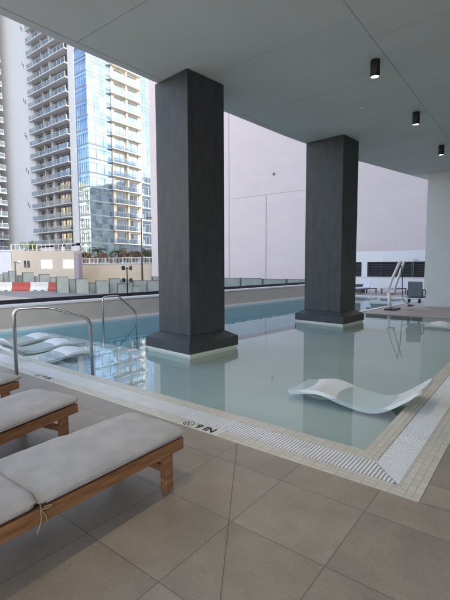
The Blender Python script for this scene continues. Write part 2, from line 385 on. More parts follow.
sp = MB().tube([(0, 0, 0), (0, 0, -.03)], .035, 16).build('sprinkler_cap', 'white_wall', None, (-3.11, 8.66, 4.797)); tag(sp, 'small round white sprinkler cap on the ceiling between column and downlights', 'sprinkler')

# ------------------------------------------------------------------ grab rails
def grab(path, r, label, loc, plates):
    t = empty('grab_rail', loc); tag(t, label, 'grab rail', 'stainless grab rails at the pool edge')
    MB().tube([Vector(p)-Vector(loc) for p in arc_pts(path, .11)], r, 14).build('rail_tube', 'steel', t)
    for p in plates: MB().tube([Vector(p)-Vector(loc), Vector(p)-Vector(loc)+Vector((0,0,.02))], .05, 24).build('base_plate', 'steel', t)
grab([(-5.69, 2.60, .0), (-5.69, 2.60, .965), (-5.46, 2.99, .965), (-5.215, 3.47, .77), (-5.215, 3.49, -.23)], .024, 'larger stainless steel grab rail, one post on the deck and one in shallow water', (-5.69, 2.6, 0), [(-5.69, 2.6, .002)])
grab([(-9.36, 6.64, -1.2), (-9.36, 6.64, .70), (-9.34, 7.15, .70), (-9.30, 7.72, .20), (-9.30, 7.74, -1.2)], .022, 'smaller stainless steel grab rail standing in the water near the low wall', (-9.36, 6.64, -.01), [])

# ------------------------------------------------------------------ markings
def text_mesh(body, size, name, parent, loc, rz, m='sign_black', thick=.0):
    c = bpy.data.curves.new(name, 'FONT'); c.body = body; c.size = size; c.extrude = thick; c.offset = size*.035
    o = bpy.data.objects.new(name, c); COL.objects.link(o)
    bpy.context.view_layer.update()
    me = bpy.data.meshes.new_from_object(o.evaluated_get(bpy.context.evaluated_depsgraph_get()))
    bpy.data.objects.remove(o); me.materials.clear(); me.materials.append(M[m])
    q = bpy.data.objects.new(name, me); COL.objects.link(q); q.parent = parent; q.location = loc; q.rotation_euler.z = rz
    return q
def depth_mark(x, y, label):
    t = empty('depth_marker', (x, y, 0)); tag(t, label, 'depth marking', 'depth markings set in the pool border')
    MB().box(-.02, .30, -.068, .07, .002, .004).build('marker_tile', 'marker', t)
    text_mesh('9 IN', .125, 'lettering', t, (.0, -.042, .0055), 0)
    p = empty('symbol_base', (0, 0, 0)); bpy.data.objects.remove(p)
    MB().box(-.175, -.035, -.068, .07, .002, .004).build('marker_tile', 'marker', t)
    m = MB(); n = 28; c = Vector((-.105, 0))
    for k in range(n):
        a0, a1 = 2*PI*k/n, 2*PI*(k+1)/n
        m.sheet([(c.x+.058*math.cos(a0), .058*math.sin(a0)), (c.x+.058*math.cos(a1), .058*math.sin(a1)), (c.x+.05*math.cos(a1), .05*math.sin(a1)), (c.x+.05*math.cos(a0), .05*math.sin(a0))], .0055)
    thin_line(m, (c.x-.037, .037), (c.x+.037, -.037), .008, .0055)
    thin_line(m, (c.x-.03, -.022), (c.x+.022, .022), .012, .0057)   # diver
    thin_line(m, (c.x-.036, -.034), (c.x+.034, -.034), .006, .0057)
    m.build('no_diving_symbol', 'sign_black', t)
depth_mark(-2.56, 2.842, 'black 9 IN marking with no diving symbol on pool border beyond the nearest lounger')
depth_mark(-5.45, 2.842, 'faint 9 IN marking with no diving symbol on the pool border beside the grab rail')

# ------------------------------------------------------------------ wooden sun loungers
def cushion(L0, L1, W, T, zb, seed, nx=44, ny=20, ruche=False):
    m = MB(); V = Vector
    def prof(t): return math.sin(t*PI/2)
    us = [prof(-1+2*i/nx) for i in range(nx+1)]; vs = [prof(-1+2*j/ny) for j in range(ny+1)]
    def P(u, v, side):
        e = max(0, 1-abs(u)**30-abs(v)**14)**.5
        cr = 1 - .012*abs(u)**6 - .02*(abs(u*v))**8
        x = v*W/2*(1-.03*abs(u)**20); y = (L0+L1)/2 + u*(L1-L0)/2*(1-.012*abs(v)**10)
        nz = noise.noise(V((x*5+seed, y*3.2, 0)))*.012 + noise.noise(V((x*14+seed, y*7, 3)))*.007
        wr = math.sin(y*26+noise.noise(V((x*6, y*6, seed)))*5)*.0022*(abs(v)**3)
        z = zb + T/2 + side*T/2*e*cr + ((nz + wr)*e if side > 0 else 0) + (.012*(1-v*v)*(1-u*u) if side > 0 else 0)
        if ruche and u > .9: z += .004*math.sin(x*130)*(1 if side > 0 else 0)
        return m.bm.verts.new((x, y, z))
    for side in (1, -1):
        G = [[P(u, v, side) for v in vs] for u in us]
        for i in range(nx):
            for j2 in range(ny):
                f = (G[i][j2], G[i+1][j2], G[i+1][j2+1], G[i][j2+1])
                m.bm.faces.new(f if side > 0 else f[::-1]).smooth = True
    bmesh.ops.remove_doubles(m.bm, verts=m.bm.verts, dist=.0008)
    return m
def make_lounger():
    # local: foot end at y=0, head towards -y
    t = empty('sun_lounger'); W = .60; h = W/2; L = 1.95
    for sx in (-1, 1):
        a, b = (h-.032, h) if sx > 0 else (-h, -h+.032)
        MB().box(a, b, -L, 0, .25, .33, bevel=.004).build('side_rail', 'wood', t)
    MB().box(-h+.0325, h-.0325, -.04, -.004, .255, .326, bevel=.003).build('end_rail', 'wood_x', t)
    MB().box(-h+.0325, h-.0325, -L+.004, -L+.04, .255, .326, bevel=.003).build('end_rail', 'wood_x', t)
    sl = MB()
    y = -.09
    while y > -L+.08:
        sl.box(-h+.0325, h-.0325, y-.05, y, .298, .318, bevel=.002); y -= .078
    sl.build('slats', 'wood_x', t)
    for sx in (-1, 1):
        for yy in (-.11, -L+.22):
            a, b = (h-.062, h-.002) if sx > 0 else (-h+.002, -h+.062)
            MB().box(a, b, yy-.065, yy, 0, .2495, bevel=.004).build('leg', 'wood', t)
    for yy in (-.11, -L+.22):
        MB().box(-h+.0625, h-.0625, yy-.05, yy-.02, .12, .17, bevel=.003).build('stretcher', 'wood_x', t)
    MB().box(-h+.036, h-.036, -1.12, -1.09, .275, .297).build('hinge_bar', 'wood_x', t)
    cushion(-1.085, .035, .615, .062, .334, 3.1).build('seat_cushion', 'fabric', t)
    cushion(-1.93, -1.065, .62, .078, .334, 8.4, ruche=True).build('head_cushion', 'fabric', t)
    # welted hem round the foot end
    pts = [(-.302, -1.03, .352), (-.303, -.03, .352), (-.27, .022, .352), (.27, .022, .352), (.303, -.03, .352), (.302, -1.03, .352)]
    MB().tube(arc_pts(pts, .03), .006, 8).build('piping', 'piping', t)
    c = MB()
    c.tube(arc_pts([(.0, -1.072, .420), (.26, -1.072, .418), (.318, -1.072, .385), (.316, -1.068, .33), (.306, -1.06, .27), (.309, -1.09, .21)], .03), .0028, 6)
    c.tube(arc_pts([(.316, -1.07, .335), (.312, -1.04, .29), (.306, -1.03, .245)], .02), .0025, 6)
    c.tube(arc_pts([(.315, -1.07, .335), (.318, -1.03, .325), (.322, -1.01, .337), (.316, -1.05, .34)], .01), .0025, 6)
    c.build('tie_cord', 'cord', t)
    return t
L1 = make_lounger()
def put_lounger(o, x, y, deg, lab):
    # x, y: outer corner of the right rail at the foot end
    a = R(deg); o.rotation_euler.z = a; o.location = (x - .30*math.cos(a), y - .30*math.sin(a), 0)
    tag(o, lab, 'sun lounger', 'teak sun loungers in a row on the deck')
l2 = copy_tree(L1); l3 = copy_tree(L1)
put_lounger(L1, -1.955, 2.03, 1, 'teak sun lounger with grey cushion closest to the camera, its tie cord hanging down')
put_lounger(l2, -3.20, 1.98, 12, 'teak sun lounger with grey cushion, the middle one of the row')
put_lounger(l3, -4.33, 2.00, 14, 'teak sun lounger of which only the cushion corner shows below the larger grab rail')

# ------------------------------------------------------------------ ledge loungers in the shallow water
def make_float():
    """S-curved one-piece chaise; foot at s=0, head at s=L, local x along the body"""
    t = empty('pool_chaise')
    prof = [(0, .068), (.12, .078), (.25, .108), (.38, .130), (.5, .122), (.64, .085), (.78, .058), (.92, .040), (1.05, .040), (1.18, .078), (1.3, .150), (1.43, .25), (1.56, .35)]
    def z(s):
        for (a, za), (b, zb), i in zip(prof, prof[1:], range(99)):
            if s <= b:
                u = (s-a)/(b-a); p0 = prof[max(i-1, 0)][1]; p3 = prof[min(i+2, len(prof)-1)][1]
                return .5*((2*za) + (-p0+zb)*u + (2*p0-5*za+4*zb-p3)*u*u + (-p0+3*za-3*zb+p3)*u**3)
        return prof[-1][1]
    n = 60; L = 1.56; W = .64
    def shell(w0, w1, dz, th, name, par):
        m = MB(); top = []; bot = []
        for i in range(n+1):
            s = L*i/n; zz = z(s)+.045; k = 1
            e = min(s, L-s)
            if e < .09: k = (1-(1-e/.09)**2)**.5*.14+.86
            row = [(v*W/2*k) for v in (-1, -.97, -.6, 0, .6, .97, 1)]
            cup = [0, .0, -.012, -.018, -.012, 0, 0]
            top.append([m.bm.verts.new((s, y, zz+c)) for y, c in zip(row, cup)])
            bot.append([m.bm.verts.new((s, y, zz+c-th)) for y, c in zip(row, cup)])
        for i in range(n):
            for q in range(6):
                m.bm.faces.new((top[i][q], top[i+1][q], top[i+1][q+1], top[i][q+1])).smooth = True
                m.bm.faces.new((bot[i][q], bot[i][q+1], bot[i+1][q+1], bot[i+1][q])).smooth = True
            m.bm.faces.new((top[i][0], bot[i][0], bot[i+1][0], top[i+1][0])); m.bm.faces.new((top[i][6], top[i+1][6], bot[i+1][6], bot[i][6]))
        for i in (0, n):
            for q in range(6): m.bm.faces.new((top[i][q], top[i][q+1], bot[i][q+1], bot[i][q]))
        return m.build(name, 'float', par)
    shell(0, 1, 0, .045, 'moulded_shell', t)
    return t
def put_float(o, x, y, deg, lab):
    o.location = (x, y, F1+.001); o.rotation_euler.z = R(deg)
    tag(o, lab, 'pool chaise', 'white chaises lying in the shallow water')
f1 = make_float(); put_float(f1, -2.48, 4.77, 0, 'white curved pool chaise lying alone in the shallow water at the right edge')
for (x, y, d, lab) in ((-6.68, 4.48, 262, 'white curved pool chaise nearest the deck, half hidden by the larger grab rail'),
                       (-7.65, 4.83, 262, 'white curved pool chaise in the middle of the left group of three'),
                       (-8.65, 4.95, 262, 'white curved pool chaise farthest back in the left group, nearest the low wall'),
                       (-2.45, 11.7, 0, 'white curved pool chaise at the right picture edge near the apron and pier')):
    put_float(copy_tree(f1), x, y, d, lab)

# ------------------------------------------------------------------ louvred wall, far deck
t = empty('louver_wall', (-7, 25, 0)); tag(t, 'white painted wall with black louvred openings at the far end of the pool', 'wall')
def wx(x0, x1, z0, z1, name, m, a=0, b=.4): return MB().box(x0+7, x1+7, a, b, z0, z1).build(name, m, t)
wx(-11.3, 8, -.5, .78, 'lower_wall', 'white_wall'); wx(-11.3, 8, 1.70, 2.34, 'upper_wall', 'white_wall')
wx(-11.3, 8, .781, .80, 'sill', 'coping', -.03, .4)
for a, b in ((-11.3, -11.0), (-8.78, -8.44), (-5.06, -4.6), (-1, -.6)): wx(a, b, .801, 1.699, 'pillar', 'white_wall')
for a, b in ((-11.0, -8.78), (-8.44, -5.06), (-4.6, -1)):
    f = MB().box(a+7, b+7, .28, .30, .801, 1.699).build('louver_panel', 'louver', t)
    s = MB()
    for k in range(9): s.box(a+7.01, b+6.99, .05, .12, .83+k*.1, .855+k*.1, mtx=None)
    nb = int((b-a)/1.1)
    for k in range(1, nb+1): s.box(a+7+k*(b-a)/(nb+1)-.015, a+7+k*(b-a)/(nb+1)+.015, .0, .05, .801, 1.699)
    s.build('slats', 'fence_dark', f)
pp = MB().tube(arc_pts([(-5.8, 24.93, .8), (-5.8, 24.93, 1.82), (-5.62, 24.9, 1.84), (-5.6, 24.9, 1.62)], .06), .02, 8).build('shower_pipe', 'steel'); tag(pp, 'thin hooked metal pipe standing before the black louvres', 'pipe')
def far_lounger():
    t = empty('deck_lounger')
    fr = MB()
    for yy in (-.3, .3): fr.box(-.1, 1.35, yy-.02, yy+.02, .24, .29)
    fr.build('frame', 'far_frame', t)
    for x in (-.02, 1.25):
        for yy in (-.3, .3): MB().box(x-.025, x+.025, yy-.025, yy+.025, 0, .24).build('leg', 'far_frame', t)
    MB().box(.45, 1.4, -.31, .31, .292, .33).build('seat', 'sling', t)
    MB().box(-.02, .02, -.31, .31, 0, .72, mtx=Matrix.Translation((.45, 0, .3)) @ Matrix.Rotation(R(-28), 4, 'Y') @ Matrix.Scale(.68, 4)).build('backrest', 'sling', t)
    return t
fl = far_lounger()
for i, (x, y, rz, lab) in enumerate(((-7.25, 22.2, 250, 'pale sling deck lounger beside the dark box, left of the two before the louvred wall'), (-5.95, 22.9, 255, 'pale sling deck lounger behind the pool lift arms'))):
    o = fl if i == 0 else copy_tree(fl)
    o.location = (x, y, .005); o.rotation_euler.z = R(rz); tag(o, lab, 'deck lounger', 'pale deck loungers at the far end of the pool')
t = empty('side_box', (-7.9, 22.3, .005)); tag(t, 'dark grey square box between column and deck loungers at the far pool end', 'box')
MB().box(-.22, .22, -.22, .22, 0, .42, bevel=.01).build('body', 'bollard_grey', t); MB().box(-.24, .24, -.24, .24, .421, .45).build('lid', 'fence_dark', t)

# ------------------------------------------------------------------ pool lift
t = empty('pool_lift', (-4.02, 14.3, .004)); tag(t, 'pool lift with slanted white twin arms and a blue grey seat standing on the apron', 'pool lift')
MB().box(-.14, .22, -.2, .5, 0, .05, bevel=.01).build('base_plate', 'black', t)
MB().tube([(0, 0, .05), (-.08, .1, .66)], .055, 12).build('lower_post', 'white_tube', t)
for dy in (0, .34):
    MB().tube(arc_pts([(-.10+dy*.3, .05+dy, .60), (.0+dy*.3, .08+dy, 1.0), (.24+dy*.12, .13+dy, 1.62), (.28+dy*.12, .13+dy, 1.60)], .05), .045, 12).build('boom_arm', 'white_tube', t)
MB().tube([(.25, .2, 1.56), (.32, .2, 1.05), (.34, .2, .50)], .016, 8).build('hanger_pole', 'black', t)
MB().box(-.10, .12, .02, .3, .58, .68, bevel=.02).build('control_box', 'white_tube', t)
MB().tube(arc_pts([(.34, .2, .50), (.5, .2, .44), (.78, .2, .44)], .04), .018, 8).build('seat_beam', 'steel', t)
s = MB().box(.56, 1.0, .02, .09, 0, .50, bevel=.02, mtx=Matrix.Translation((0, -.06, .48)) @ Matrix.Rotation(R(5), 4, 'X')).build('seat_back', 'grey_plastic', t)
MB().box(.56, 1.0, .05, .5, .43, .50, bevel=.02).build('seat', 'grey_plastic', t)
for x in (.55, 1.01): MB().tube(arc_pts([(x, -.02, .52), (x, -.02, .72), (x, .36, .70), (x, .36, .52)], .05), .016, 8).build('armrest', 'fence_dark', t)
MB().box(.42, .56, .55, .9, .10, .14, bevel=.01).build('footrest', 'black', t)
MB().tube([(.34, .2, .50), (.3, .5, .3), (.48, .7, .14)], .014, 8).build('footrest_arm', 'steel', t)
for x in (.58, .90): 
    MB().tube([(x-.03, .1, .34), (x+.03, .1, .34)], .07, 16).build('wheel', 'black', t)

# ------------------------------------------------------------------ pink building
t = empty('pink_building', (-18, 40, -1.2)); tag(t, 'huge windowless lavender pink wall of a neighbouring building', 'building')
MB().box(-26.4, 40, 0, 25, 0, 46).build('wall', 'pink', t)
j = MB()
for x, z0, z1 in ((-12.4, 0, 46), (-7.1, 0, 10.6)): j.box(x-.05, x+.05, -.012, -.001, z0, z1)
j.box(-12.3, .9, -.012, -.001, 10.66, 10.70)
j.build('joint', 'pink_joint', t)
MB().box(-6.2, -6.0, -.12, -.001, 12.7, 12.95).build('vent_cap', 'tower_grey', t)
MB().box(-26.4, 40, -.012, -.002, 0, 1.0).build('plinth', 'tower_grey', t)

# ------------------------------------------------------------------ balconied towers
FH = 3.0; Z0 = 6.5; NF = 25
def tower_main():
    t = empty('apartment_tower', (-77.4, 52.5, -1.2)); tag(t, 'white apartment tower with blue glass corner and balconies on both sides', 'building')
    ox, oy, oz = -77.4, 52.5, -1.2
    def B(x0, x1, y0, y1, z0, z1, name, m, par=t): return MB().box(x0-ox, x1-ox, y0-oy, y1-oy, z0-oz, z1-oz).build(name, m, par)
    top = Z0 + NF*FH
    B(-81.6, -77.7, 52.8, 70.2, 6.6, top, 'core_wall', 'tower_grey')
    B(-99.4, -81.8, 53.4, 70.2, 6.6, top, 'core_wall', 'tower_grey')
    B(-124, -99.6, 52.5, 66, -1, top, 'blank_wall', 'tower_white')
    B(-84.0, -81.65, 52.35, 53.39, 6.6, top+2, 'pilaster', 'tower_white')
    B(-78.4, -77.25, 58.55, 59.3, 6.6, top+2, 'pilaster', 'tower_cream')
    B(-78.4, -77.25, 65.9, 66.8, 6.6, top+2, 'pilaster', 'tower_cream')
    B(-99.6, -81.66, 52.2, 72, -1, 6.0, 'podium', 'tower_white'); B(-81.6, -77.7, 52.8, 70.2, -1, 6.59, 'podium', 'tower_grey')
    # blank wall vents
    for k in range(7):
        for dx, dz in ((0, 0), (.75, -.7)):
            B(-104.2+dx, -103.95+dx, 52.44, 52.499, 16.8+8.5*k+dz, 17.7+8.5*k+dz, 'vent', 'frame_grey')
    def glass_floor(z):
        zz0, zz1 = z+.02-oz, z+FH-oz
        pl = MB().box(-81.62-ox, -77.45-ox, 52.5-oy, 52.56-oy, zz0, zz1).build('glass_band', 'curtain', t)
        pr = MB().box(-77.46-ox, -77.4-ox, 52.57-oy, 58.5-oy, zz0, zz1).build('glass_band', 'curtain', t)
        pf = MB().box(-77.46-ox, -77.4-ox, 66.85-oy, 70.2-oy, zz0, zz1).build('glass_band', 'curtain', t)
        ml, mr, mf = MB(), MB(), MB()
        for zz, hh in ((z-.15, .30), (z+2.05, .06)):
            ml.box(-81.62-ox, -77.40-ox, 52.42-oy, 52.498-oy, zz-oz, zz+hh-oz); mr.box(-77.398-ox, -77.32-ox, 52.42-oy, 58.5-oy, zz-oz, zz+hh-oz); mf.box(-77.398-ox, -77.32-ox, 66.85-oy, 70.2-oy, zz-oz, zz+hh-oz)
        for x in (-81.5, -80.7, -79.9, -79.1, -78.3): ml.box(x-.04-ox, x+.04-ox, 52.44-oy, 52.497-oy, z+.151-oz, z+2.049-oz)
        for y in (52.5, 54.4, 56.4, 58.3): mr.box(-77.397-ox, -77.34-ox, y-.05-oy, y+.05-oy, z+.151-oz, z+2.049-oz)
        for y in (67.9, 69.0): mf.box(-77.397-ox, -77.34-ox, y-.05-oy, y+.05-oy, z+.151-oz, z+2.049-oz)
        ml.build('mullion', 'mullion', pl); mr.build('mullion', 'mullion', pr); mf.build('mullion', 'mullion', pf)
    for z in (Z0-3, Z0-6): glass_floor(z)
    B(-77.45, -77.38, 58.51, 66.84, 0, 6.3, 'glass_band', 'curtain')
    wins = []
    for k in range(NF):
        z = Z0 + k*FH
        # curtain glass corner and right strip
        glass_floor(z)
        # left face balconies
        sl = B(-100.6, -83.9, 51.6, 53.39, z-.10, z+.10, 'balcony_slab', 'slab')
        MB().box(-100.5-ox, -84.0-ox, 51.65-oy, 51.68-oy, z+.18-oz, z+1.12-oz).build('glass_railing', 'rail_glass', sl)
        rr = MB().box(-100.55-ox, -83.95-ox, 51.63-oy, 51.70-oy, z+1.121-oz, z+1.18-oz)
        for x in [-100.5+i*1.5 for i in range(12)]: rr.box(x-.03-ox, x+.03-ox, 51.63-oy, 51.7-oy, z+.131-oz, z+1.12-oz)
        rr.box(-100.56-ox, -100.5-ox, 51.71-oy, 53-oy, z+1.0-oz, z+1.18-oz)
        rr.box(-100.58-ox, -100.5-ox, 52.2-oy, 52.26-oy, z+.131-oz, z+1.0-oz)
        rr.build('handrail', 'slab_grey', sl)
        wins.append((z, [(-98.9, -96.0), (-94.9, -92.6), (-90.9, -88.6), (-87.9, -86.1), (-85.6, -84.4)]))
        for a, b in ((-95.6, -95.2), (-92.2, -91.4)): B(a, b, 52.6, 53.39, z+.14, z+2.86, 'divider', 'slab_grey')
        # right face balconies
        sr = B(-77.39, -76.35, 58.0, 66.7, z-.11, z+.11, 'balcony_slab', 'tower_cream')
        MB().box(-76.43-ox, -76.39-ox, 58.2-oy, 66.6-oy, z+.18-oz, z+1.1-oz).build('glass_railing', 'rail_glass', sr)
        rr = MB().box(-76.44-ox, -76.38-ox, 58.1-oy, 66.65-oy, z+1.101-oz, z+1.15-oz)
        for y in [58.2+i*1.2 for i in range(8)]: rr.box(-76.435-ox, -76.385-ox, y-.02-oy, y+.02-oy, z+.131-oz, z+1.1-oz)
        rr.box(-77.2-ox, -76.45-ox, 58.04-oy, 58.1-oy, z+1.101-oz, z+1.17-oz)
        rr.build('handrail', 'slab_grey', sr)
        B(-77.7, -76.9, 62.35, 62.8, z+.14, z+2.86, 'divider', 'tower_cream')
    B(-77.69, -77.6, 59.3, 65.9, 6.6, top, 'recess_wall', 'tower_cream')
    # balcony doors: right face (each its own), then the left face ones seen best
    cnt = 0; rest = MB()
    for k in range(NF):
        z = Z0 + k*FH
        for a, b in ((59.6, 62.0), (63.0, 65.6)):
            w = B(-77.58, -77.52, a, b, z+.14, z+2.45, 'balcony_door', 'win_blue')
            m = MB(); m.box(-77.515-ox, -77.47-ox, (a+b)/2-.04-oy, (a+b)/2+.04-oy, z+.14-oz, z+2.45-oz); m.box(-77.515-ox, -77.47-ox, a-oy, b-oy, z+2.46-oz, z+2.54-oz)
            m.build('door_frame', 'mullion', w)
    for k, (z, L) in enumerate(wins):
        for a, b in L:
            if k < 20:
                w = B(a, b, 53.3, 53.38, z+.14, z+2.5, 'window', 'win_dark')
                m = MB(); m.box((a+b)/2-.04-ox, (a+b)/2+.04-ox, 53.25-oy, 53.298-oy, z+.14-oz, z+2.5-oz); m.box(a-ox, b-ox, 53.25-oy, 53.298-oy, z+2.501-oz, z+2.58-oz)
                m.build('window_frame', 'slab', w)
            else: rest.box(a-ox, b-ox, 53.3-oy, 53.38-oy, z+.14-oz, z+2.5-oz)
    tag(rest.build('window', 'win_dark', t), kind='stuff')
    return t
tower_main()
def tower_left():
    ox, oy, oz = -113.5, 40, -1.2
    t = empty('apartment_tower', (ox, oy, oz)); tag(t, 'shade-toned grey apartment tower with stacked balconies cut by the left picture edge', 'building')
    def B(x0, x1, y0, y1, z0, z1, name, m, par=t): return MB().box(x0-ox, x1-ox, y0-oy, y1-oy, z0-oz, z1-oz).build(name, m, par)
    nf = 24
    B(-135, -113.5, 42, 50.2, -1.2, 5.5+nf*FH, 'wall', 'tower_shade')
    for k in range(nf):
        z = 5.5 + k*FH
        sl = B(-113.49, -111.9, 42, 50.9, z-.13, z+.13, 'balcony_slab', 'slab_grey')
        MB().box(-112.0-ox, -111.96-ox, 42-oy, 50.8-oy, z+.15-oz, z+1.1-oz).build('glass_railing', 'rail_glass', sl)
        rr = MB().box(-112.02-ox, -111.93-ox, 42-oy, 50.85-oy, z+1.101-oz, z+1.18-oz)
        for i in range(6): rr.box(-112.01-ox, -111.94-ox, 50.8-i*1.6-oy, 50.86-i*1.6-oy, z+.131-oz, z+1.1-oz)
        rr.build('handrail', 'slab_grey', sl)
        for a, b in ((48.2, 49.9), (45.6, 47.6), (42.5, 44.4)):
            w = B(-113.48, -113.42, a, b, z+.14, z+2.5, 'window', 'win_dark')
            MB().box(-113.415-ox, -113.37-ox, (a+b)/2-.04-oy, (a+b)/2+.04-oy, z+.14-oz, z+2.5-oz).build('window_frame', 'slab', w)
tower_left()
# neighbours that show only as reflections in the tower glass
for (x0, x1, y0, y1, h, lab) in ((-215, -185, -60, 30, 44, 'sunlit cream apartment block across the street behind the photographer'), (-20, 34, 118, 140, 40, 'cream apartment block with sunlight in its colour, beyond the pink building')):
    t = empty('apartment_block', (x0, y0, -1.2)); tag(t, lab, 'building')
    MB().box(0, x1-x0, 0, y1-y0, 0, h).build('wall', M['sun_toned_wall'], t)
    w = MB()
    for k in range(int(h/3)):
        yy = 3
        while yy < (y1-y0)-3: w.box(x1-x0+.01, x1-x0+.05, yy, yy+1.6, 1+3*k, 2.6+3*k); yy += 3.4
        xx = 3
        while xx < (x1-x0)-3: w.box(xx, xx+1.6, -.05, -.01, 1+3*k, 2.6+3*k); xx += 3.4
    tag(w.build('window', 'win_dark', t), kind='stuff')

# ------------------------------------------------------------------ low street buildings
def wall_between(a, b, z0, z1, depth, name, m, parent, off=0):
    """slab whose front runs a->b (seen from the camera side), depth going away"""
    a = Vector(a); b = Vector(b); d = (b-a).normalized(); n = Vector((-d.y, d.x))
    if n.dot(a) < 0: n = -n
    o = parent.location
    p = [a+n*off, b+n*off, b+n*(depth+off), a+n*(depth+off)]
    return MB().prism([(q.x-o.x, q.y-o.y) for q in p], z0-o.z, z1-o.z).build(name, m, parent)
def lerp2(a, b, t): return (a[0]+(b[0]-a[0])*t, a[1]+(b[1]-a[1])*t)
A = (-62.0, 28.4); Bp = (-54.6, 34.0)
t = empty('low_building', (A[0], A[1], -1.2)); tag(t, 'low beige building with two bright windows and a railed roof terrace across the street', 'building')
wall_between(A, Bp, -1.2, 3.75, 3, 'wall', 'beige_build', t)
wall_between(lerp2(A, Bp, 1.002), lerp2(A, Bp, 1.07), -1.2, 3.3, 1.5, 'end_pier', 'violet', t)
for a, b, z0, z1, m in ((.475, .645, 1.15, 2.4, 'win_bright'), (.825, .985, 1.15, 2.4, 'win_bright'), (.20, .29, 1.3, 2.3, 'win_dark')):
    w = wall_between(lerp2(A, Bp, a), lerp2(A, Bp, b), z0, z1, .04, 'window', m, t, -.06)
    c = (a+b)/2; wall_between(lerp2(A, Bp, c-.004), lerp2(A, Bp, c+.004), z0, z1, .04, 'window_frame', 'slab', w, -.105) if False else None
    fr = wall_between(lerp2(A, Bp, c-.005), lerp2(A, Bp, c+.005), z0, z1, .03, 'window_frame', 'slab', t, -.1)
    fr.parent = w
def railing(a, b, z0, z1, lab, dens=.35, name='railing'):
    o = empty(name, (a[0], a[1], z0)); tag(o, lab, 'railing')
    L = (Vector(b)-Vector(a)).length; n = int(L/dens)
    wall_between(a, b, z1-.07, z1, .07, 'handrail', 'rail_white', o); wall_between(a, b, z0+.08, z0+.14, .05, 'bottom_rail', 'rail_white', o)
    ps = MB(); d = (Vector(b)-Vector(a)).normalized()
    for i in range(n+1):
        p = Vector(a)+d*L*i/n - Vector(a); w = .05 if i % 6 == 0 else .018
        ps.box(p.x-w, p.x+w, p.y-w, p.y+w, 0, z1-z0-.07)
    ps.build('balusters', 'rail_white', o)
railing((-62, 28.4), (-54.4, 34.2), 3.76, 4.75, 'white railing round the roof terrace of the low beige building', .62)
ub = empty('roof_unit', (-57.6, 33.2, 3.76)); tag(ub, 'pair of grey plant boxes on the low beige roof', 'roof equipment')
for dx in (0, 1.3): MB().box(dx-.45, dx+.45, -.3+dx*.76, .3+dx*.76, 0, .95, bevel=.03).build('casing', 'tower_grey', ub)
C = (-66.5, 25.0)
t = empty('low_building', (C[0], C[1], -1.2)); tag(t, 'pale blue rendered low building at the left picture edge across the street', 'building')
wall_between(C, lerp2(A, C, .01), -1.2, 3.7, 9, 'wall', 'blue_build', t)
wall_between(C, lerp2(A, C, .01), 3.701, 3.9, 9, 'parapet', 'slab', t, -.1)
T0 = (-59.6, 38.3); T1 = (-40.5, 42.3)
t = empty('garden_wall', (T0[0], T0[1], -1.2)); tag(t, 'long tan sunlit garden wall below the palms at the tower foot', 'wall')
wall_between(T0, T1, -1.2, 1.72, .4, 'wall', 'tan_wall', t)
wall_between(T0, T1, 1.721, 1.80, .5, 'cap', 'slab', t, -.05)
railing((T0[0], T0[1]+.15), (T1[0], T1[1]+.15), 1.80, 2.75, 'white railing on top of the tan garden wall', .28)
struct(MB().prism([(-62, 39.6), (-44, 43.3), (-44, 51.5), (-100, 51.5), (-100, 45)], -1.2, 1.6).build('terrace_ground', 'tan_wall'))

# ------------------------------------------------------------------ plants
def palm(x, y, z0, h, r, seed, lab, dry=False):
    rnd = random.Random(seed)
    t = empty('palm_tree', (x, y, z0)); tag(t, lab, 'palm', 'palms behind the garden wall')
    lean = rnd.uniform(-.2, .2)
    MB().tube([(0, 0, 0), (lean*.4, 0, h*.5), (lean, 0, h)], .16, 8, r2=.11).build('trunk', 'trunk', t)
    m = MB()
    for k in range(26):
        a = 2*PI*k/26 + rnd.uniform(-.15, .15); el = rnd.uniform(-.35, 1.15); L = r*rnd.uniform(.8, 1.15)
        d = Vector((math.cos(a), math.sin(a), 0)); side = Vector((-d.y, d.x, 0))
        p = Vector((lean, 0, h)); pts = [p.copy()]
        for s in range(6):
            e = el - s*.33; p = p + (d*math.cos(e) + Vector((0, 0, math.sin(e))))*L/6; pts.append(p.copy())
        for s in range(6):
            for q in range(3):
                c = pts[s].lerp(pts[s+1], q/3); ll = L*.26*(1-abs(s-2.5)/5)
                for sg in (-1, 1):
                    tip = c + side*sg*ll + d*ll*.5 - Vector((0, 0, ll*rnd.uniform(.2, .6)))
                    wv = d*.05
                    m.bm.faces.new([m.bm.verts.new(v) for v in (c-wv, c+wv, tip)])
    m.build('crown', 'leaf', t)
